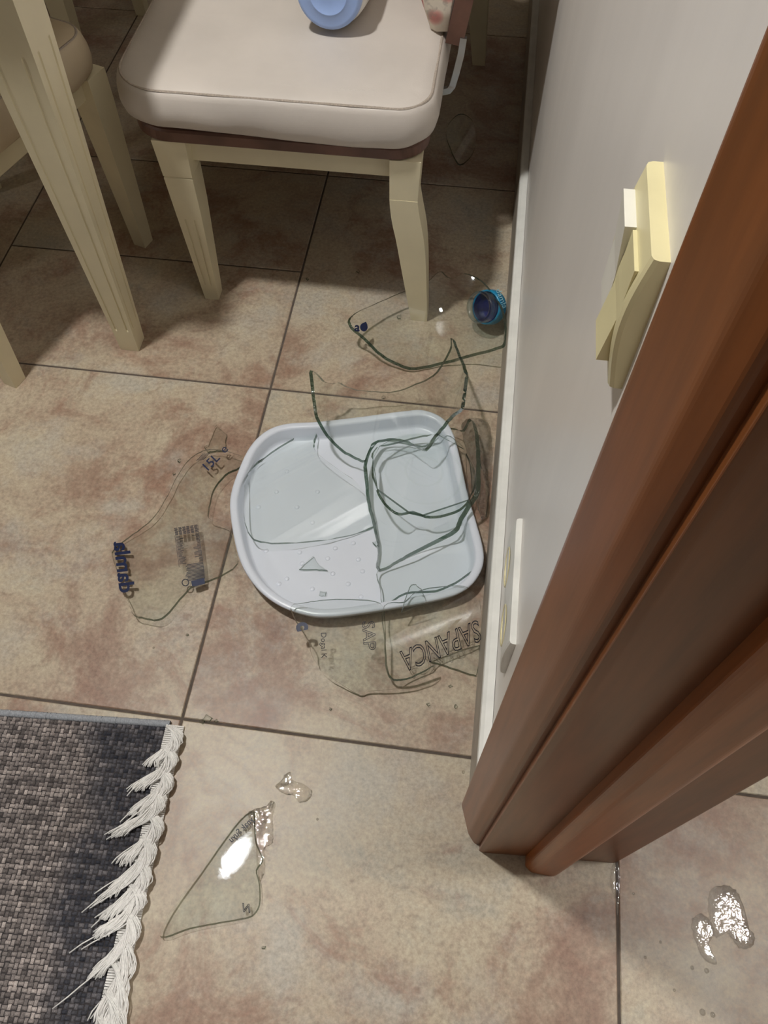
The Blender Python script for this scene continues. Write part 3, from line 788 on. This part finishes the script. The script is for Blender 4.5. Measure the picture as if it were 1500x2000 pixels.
# --- label shard on the floor, left of the tray
d6 = (fl(425, 900) - fl(300, 1190)).normalized()
p6 = fl(355, 1050, .030)
c6 = cyl((p6.x, p6.y, .015), d6, .34, True, None, half=1.0)
s6 = shard('shard with the printed ingredient label and navy lettering, left of the tray', [(222, 1083), (240, 1064), (270, 1042), (300, 1018), (325, 980), (345, 940), (362, 912), (380, 895), (398, 885), (425, 882), (452, 888), (478, 900), (468, 917), (440, 932), (418, 962), (409, 995), (410, 1017), (440, 1029), (452, 1045), (460, 1080), (464, 1104), (440, 1124), (402, 1140), (378, 1148), (352, 1174), (328, 1203), (308, 1213), (285, 1210), (264, 1203), (254, 1180), (240, 1150), (228, 1112)], c6, seed=6)
letters('damla', c6, s6, (238, 1164), (-.12, -1), (1, -.13), 43, 42, bold=.022)
letters('15L', c6, s6, (405, 928), (.70, -.71), (-.71, -.70), 26, 24, bold=.01)
letters('e', c6, s6, (440, 892), (.70, -.71), (-.71, -.70), 26, 24)
sg = []
for k in range(5): sg.append((386 + k * 3.0, 905 - k * .4, 399 + k * 3.2, 891 - k * .4, 1.0))
bars(c6, s6, sg)
sg = []
def lab(a, b): return (342 + 46 * a + 13 * b * 1.0, 1037 - 7 * a + 96 * b)
for k in range(7):
    for q in range(6):
        a0 = q / 6 + rr.uniform(0, .03); p, w_ = lab(a0, k * .022), lab(a0 + .13, k * .022); sg.append((*p, *w_, 1.5))
for k in range(24):
    b = .17 + k * .024; p, w_ = lab(.03, b), lab(.03 + rr.uniform(.14, .30), b); sg.append((*p, *w_, 1.1))
    p, w_ = lab(1.0 - rr.choice((.12, .14, .30)), b), lab(.99, b); sg.append((*p, *w_, 1.1))
for k in range(13):
    b = .76 + k * .026; p, w_ = lab(.28 - .01 * k + rr.uniform(0, .12), b), lab(1.0, b)
    sg.append((*p, *w_, 1.5))
sg += [(*lab(0, .14), *lab(0, .78), .8), (*lab(1, .0), *lab(1, .95), .8)]
bars(c6, s6, sg)
blob(c6, s6, [(375, 1139), (400, 1133), (402, 1144), (384, 1149), (377, 1149)])
bars(c6, s6, [(364 + 6.5 * math.cos(a), 1142 + 6.5 * math.sin(a), 364 + 6.5 * math.cos(a + .55), 1142 + 6.5 * math.sin(a + .55), 2.0) for a in [k * .5236 for k in range(12)]], name='printed_mark')
# raised panel line of the moulded grip
bars(c6, s6, [(346, 962, 352, 950, .9), (352, 950, 392, 958, .9), (392, 958, 402, 980, .9), (402, 980, 406, 1015, .9), (406, 1015, 414, 1070, .9), (414, 1070, 422, 1128, .9)], 'glass', 'grip_edge')
# --- small triangular chip above it
c7 = plane_c(fl(425, 860, .004), (.02, -.03, 1))
shard('small triangular chip on the tiles above the printed label shard', [(420, 833), (424, 832), (443, 849), (440, 866), (441, 881), (424, 880), (407, 883), (399, 873), (406, 870)], c7, seed=7, th=.003, curve=False)
# --- pieces leaning on the near side of the tray
c8 = cyl(fl(850, 1190, .040), (fl(940, 1235) - fl(740, 1320)), .125, True)
s8 = shard('shard with outlined upside-down capital letters between tray and wall', [(750, 1186), (790, 1176), (812, 1158), (850, 1148), (905, 1146), (932, 1166), (940, 1200), (943, 1236), (925, 1252), (900, 1264), (852, 1284), (838, 1300), (800, 1317), (776, 1331), (757, 1313), (752, 1250)], c8, seed=8)
letters('SAPANCA', c8, s8, (933, 1211), (-.925, .38), (.20, .98), 37, 58, 'ink', outline=.018)
c9 = cyl(fl(680, 1215, .042), (fl(790, 1250) - fl(600, 1230)), .115, True)
s9 = shard('rounded shard with navy letter at the near tray edge', [(570, 1188), (598, 1182), (625, 1178), (690, 1175), (742, 1183), (750, 1215), (752, 1260), (757, 1315), (775, 1333), (815, 1322), (848, 1304), (830, 1325), (780, 1346), (722, 1352), (705, 1361), (675, 1343), (645, 1324), (614, 1290), (604, 1256), (580, 1216)], c9, seed=9)
letters('c', c9, s9, (580, 1222), (.22, 1), (1, -.2), 36, 42, bold=.05)
letters('Dogal K', c9, s9, (628, 1239), (.02, 1), (1, -.05), 15, 15, 'ink')
letters('SAP', c9, s9, (708, 1218), (.06, 1), (1, -.05), 34, 34, 'ink', outline=.018)
c10 = cyl(fl(850, 1110, .026), (.6, .35, .02), .22, False, half=.9)
shard('curved shard spanning the lower right corner of the tray', [(740, 1112), (744, 1150), (750, 1182), (792, 1158), (850, 1154), (900, 1131), (940, 1098), (938, 1074), (925, 1045), (906, 1016), (888, 1040), (850, 1062), (800, 1087)], c10, seed=10, lift=.0105)
c11 = plane_c(fl(885, 1290, .004), (.0, -.04, 1))
shard('flat pointed shard on the tiles just below the wall socket', [(840, 1292), (860, 1297), (905, 1312), (930, 1320), (936, 1290), (936, 1258), (900, 1268)], c11, seed=11, th=.0035, curve=False)
c12 = plane_c(fl(805, 1165, .052), (.1, -.5, .8))
shard('small pointed sliver standing on the near tray rim', [(784, 1197), (794, 1165), (804, 1143), (812, 1143), (822, 1152), (832, 1176), (812, 1186)], c12, seed=12, th=.003, curve=False)
# --- long shard beside the rug fringe
d13 = (fl(480, 1600) - fl(330, 1810)).normalized(); p13 = fl(500, 1718, .010)
c13 = cyl((p13.x, p13.y, .0085), d13 + Vector((0, 0, -.034)), 1.5, True, None, half=.2)
s13 = shard('long pointed shard mirroring the lamp, beside the rug fringe', [(314, 1824), (322, 1800), (350, 1757), (400, 1690), (440, 1634), (470, 1598), (484, 1587), (495, 1586), (496, 1612), (500, 1650), (512, 1680), (500, 1700), (506, 1730), (505, 1768), (492, 1788), (470, 1794), (420, 1803), (370, 1813), (335, 1826), (318, 1829)], c13, seed=13, jag=.4)
letters('ynak Suyu', c13, s13, (497, 1603), (-.71, .70), (-.70, -.72), 15.5, 16.5, 'ink', bold=.018)
letters('N', c13, s13, (490, 1783), (-.75, -.1), (-.1, -1), 20, 24, 'ink', outline=.03)
c15 = cyl(fl(895, 270, .016), (.3, 1, 0), .16, True, half=.8)
shard('faint curved shard in the shade behind the curved bench leg', [(872, 262), (880, 238), (900, 223), (922, 236), (930, 270), (922, 300), (899, 322), (884, 300)], c15, seed=15, th=.0032)
# --- triangle and splinters
c14 = plane_c(fl(610, 1105, .0115), (0, 0, 1))
shard('flat triangular splinter lying on the bare white tray bottom', [(584, 1112), (600, 1096), (612, 1087), (622, 1102), (640, 1115), (618, 1112)], c14, seed=14, th=.0025, curve=False, lift=.0095)
spl = [(630, 1160, 8, 'small clear splinter on the tray bottom near its front rim'), (405, 1405, 9, 'largest splinter beside the tile joint at the rug corner'),
       (395, 1408, 6, 'splinter touching the largest one at the rug corner, on its left'), (422, 1408, 5, 'splinter touching the largest one at the rug corner, on its right'),
       (645, 1385, 4, 'tiny splinter on the tile joint below the rounded shard'), (838, 1375, 4, 'tiny splinter on the tile below the pointed shard, further left'),
       (880, 1340, 4, 'tiny splinter on the tile just below the flat pointed shard'), (700, 530, 4, 'tiny splinter in the bench shadow between its two near legs'),
       (890, 1380, 4, 'tiny splinter on the tile beside the baseboard above the door casing'), (365, 1240, 3, 'tiny splinter on the tile below the printed label shard'),
       (600, 545, 3, 'tiny splinter on the tile joint under the bench edge'), (780, 620, 5, 'small splinter on the tile left of the curved bench leg foot'),
       (735, 1060, 7, 'small splinter on the tray beside the thick body shard'), (340, 925, 4, 'dark speck of glass left of the label shard top, lower one'),
       (350, 900, 4, 'dark speck of glass left of the label shard top, upper one'), (515, 1850, 4, 'tiny splinter on the tile below the long pointed shard')]
for k, (x, y, s_, lb) in enumerate(spl):
    z = .0115 if (470 < x < 930 and 850 < y < 1180) else .0022
    cc = plane_c(fl(x, y, z), (rr.uniform(-.3, .3), rr.uniform(-.3, .3), 1)); a0 = rr.uniform(0, 6.28)
    shard(lb, [(x + s_ * rr.uniform(.6, 1.2) * math.cos(a0 + q * 1.6), y + s_ * rr.uniform(.5, 1.1) * math.sin(a0 + q * 1.6)) for q in range(4)], cc, seed=40 + k, th=.0016, curve=False, name='glass_splinter', group='tiny glass splinters', lift=(.0095 if z > .01 else .0008))
# bead of water hanging in the trough shard
# ------------------------------------------------------------------ spilled water
def puddle(label, outline, mat='water', h=.0014, z0=.00025, jag=1.5, seed=0, rough=0.0):
    r = random.Random(seed)
    pts = [fl(p.x + r.uniform(-jag, jag), p.y + r.uniform(-jag, jag), z0) for p in catmull([(x, y, 0) for x, y in outline], 5)]
    c = sum(pts, Vector()) / len(pts); rings = []
    for s, q in ((1, 0), (.985, .35), (.95, .7), (.88, .95), (.7, 1.0), (.5, 1.0), (.3, 1.0), (.1, 1.0)):
        rings.append([Vector((c.x + (p.x - c.x) * s, c.y + (p.y - c.y) * s, z0 + h * q + (r.uniform(-1, 1) * rough if 0 < q else 0))) for p in pts])
    o = obj('water_puddle', loft(rings, True, True), M[mat], None, True)
    return tag(o, label, 'puddle', 'spilled water')
puddle('large rippled water puddle on the tiles right of the door frame', [(1390, 1736), (1420, 1730), (1440, 1742), (1455, 1775), (1462, 1810), (1474, 1828), (1470, 1848), (1448, 1854), (1432, 1838), (1418, 1822), (1400, 1832), (1390, 1818), (1383, 1775)], 'ripple', .0022, seed=1, rough=.00010)
puddle('small water puddle touching the big rippled one', [(1350, 1800), (1368, 1784), (1388, 1800), (1396, 1822), (1384, 1842), (1392, 1862), (1400, 1884), (1382, 1880), (1366, 1860), (1356, 1832)], 'ripple', .0016, seed=2, rough=.00010)
puddle('strip of water in the joint below the door frame', [(1196, 1690), (1206, 1686), (1212, 1710), (1209, 1760), (1206, 1790), (1202, 1760), (1192, 1728)], 'ripple', .0013, seed=3, rough=.0002, jag=.6)
puddle('thin water puddle wrapped around the tip of the long shard', [(484, 1592), (498, 1580), (518, 1574), (530, 1564), (538, 1572), (533, 1598), (534, 1630), (532, 1648), (520, 1654), (514, 1670), (518, 1700), (508, 1722), (502, 1690), (498, 1640)], 'water', .0012, seed=4, jag=.8)
puddle('small ring of water on the tile above the long shard', [(556, 1512), (568, 1508), (572, 1524), (592, 1530), (610, 1545), (604, 1562), (586, 1568), (574, 1554), (560, 1552), (544, 1544), (538, 1534), (550, 1524)], 'water', .0011, seed=5, jag=.8)
puddle('water pooled between the tray and the baseboard', [(905, 822), (930, 816), (955, 830), (962, 880), (958, 950), (950, 1010), (938, 1010), (926, 960), (915, 900), (903, 850)], 'ripple', .0016, seed=6, rough=.00008)
dr = [(749, 776, 7, 'round bead of water on the tile joint inside the trough shard'), (1372, 1977, 6, 'left droplet of the pair at the bottom edge of the view'),
      (1392, 1982, 5, 'right droplet of the pair at the bottom edge of the view'), (1237, 1745, 3, 'tiny droplet right of the wet tile joint'),
      (1352, 1890, 4, 'droplet just below the small puddle, on its left'), (1317, 1934, 3, 'tiny droplet below both puddles'),
      (1290, 1840, 3, 'tiny droplet midway between tile joint and small puddle'), (1260, 1870, 3, 'lowest tiny droplet near the dry tile joint'),
      (1380, 1896, 5, 'droplet just below the small puddle, on its right'), (905, 1508, 4, 'droplet on the tile beside the door casing foot'),
      (300, 1265, 3, 'tiny droplet on the tile below the label shard'), (620, 1600, 3, 'tiny droplet on the tile right of the long shard tip')]
for k, (x, y, s_, lb) in enumerate(dr):
    c = fl(x, y, .0); r_ = s_ * .00062
    o = obj('water_drop', lathe([(.0002, r_), (.0007 * s_ / 5, r_ * .92), (.0012 * s_ / 5, r_ * .66), (.0015 * s_ / 5, r_ * .3), (.0016 * s_ / 5, r_ * .02)], (c.x, c.y, .0001), (0, 0, 1), 16, True, True), M['drop'], None, True)
    tag(o, lb, 'water drop', 'stray water droplets')
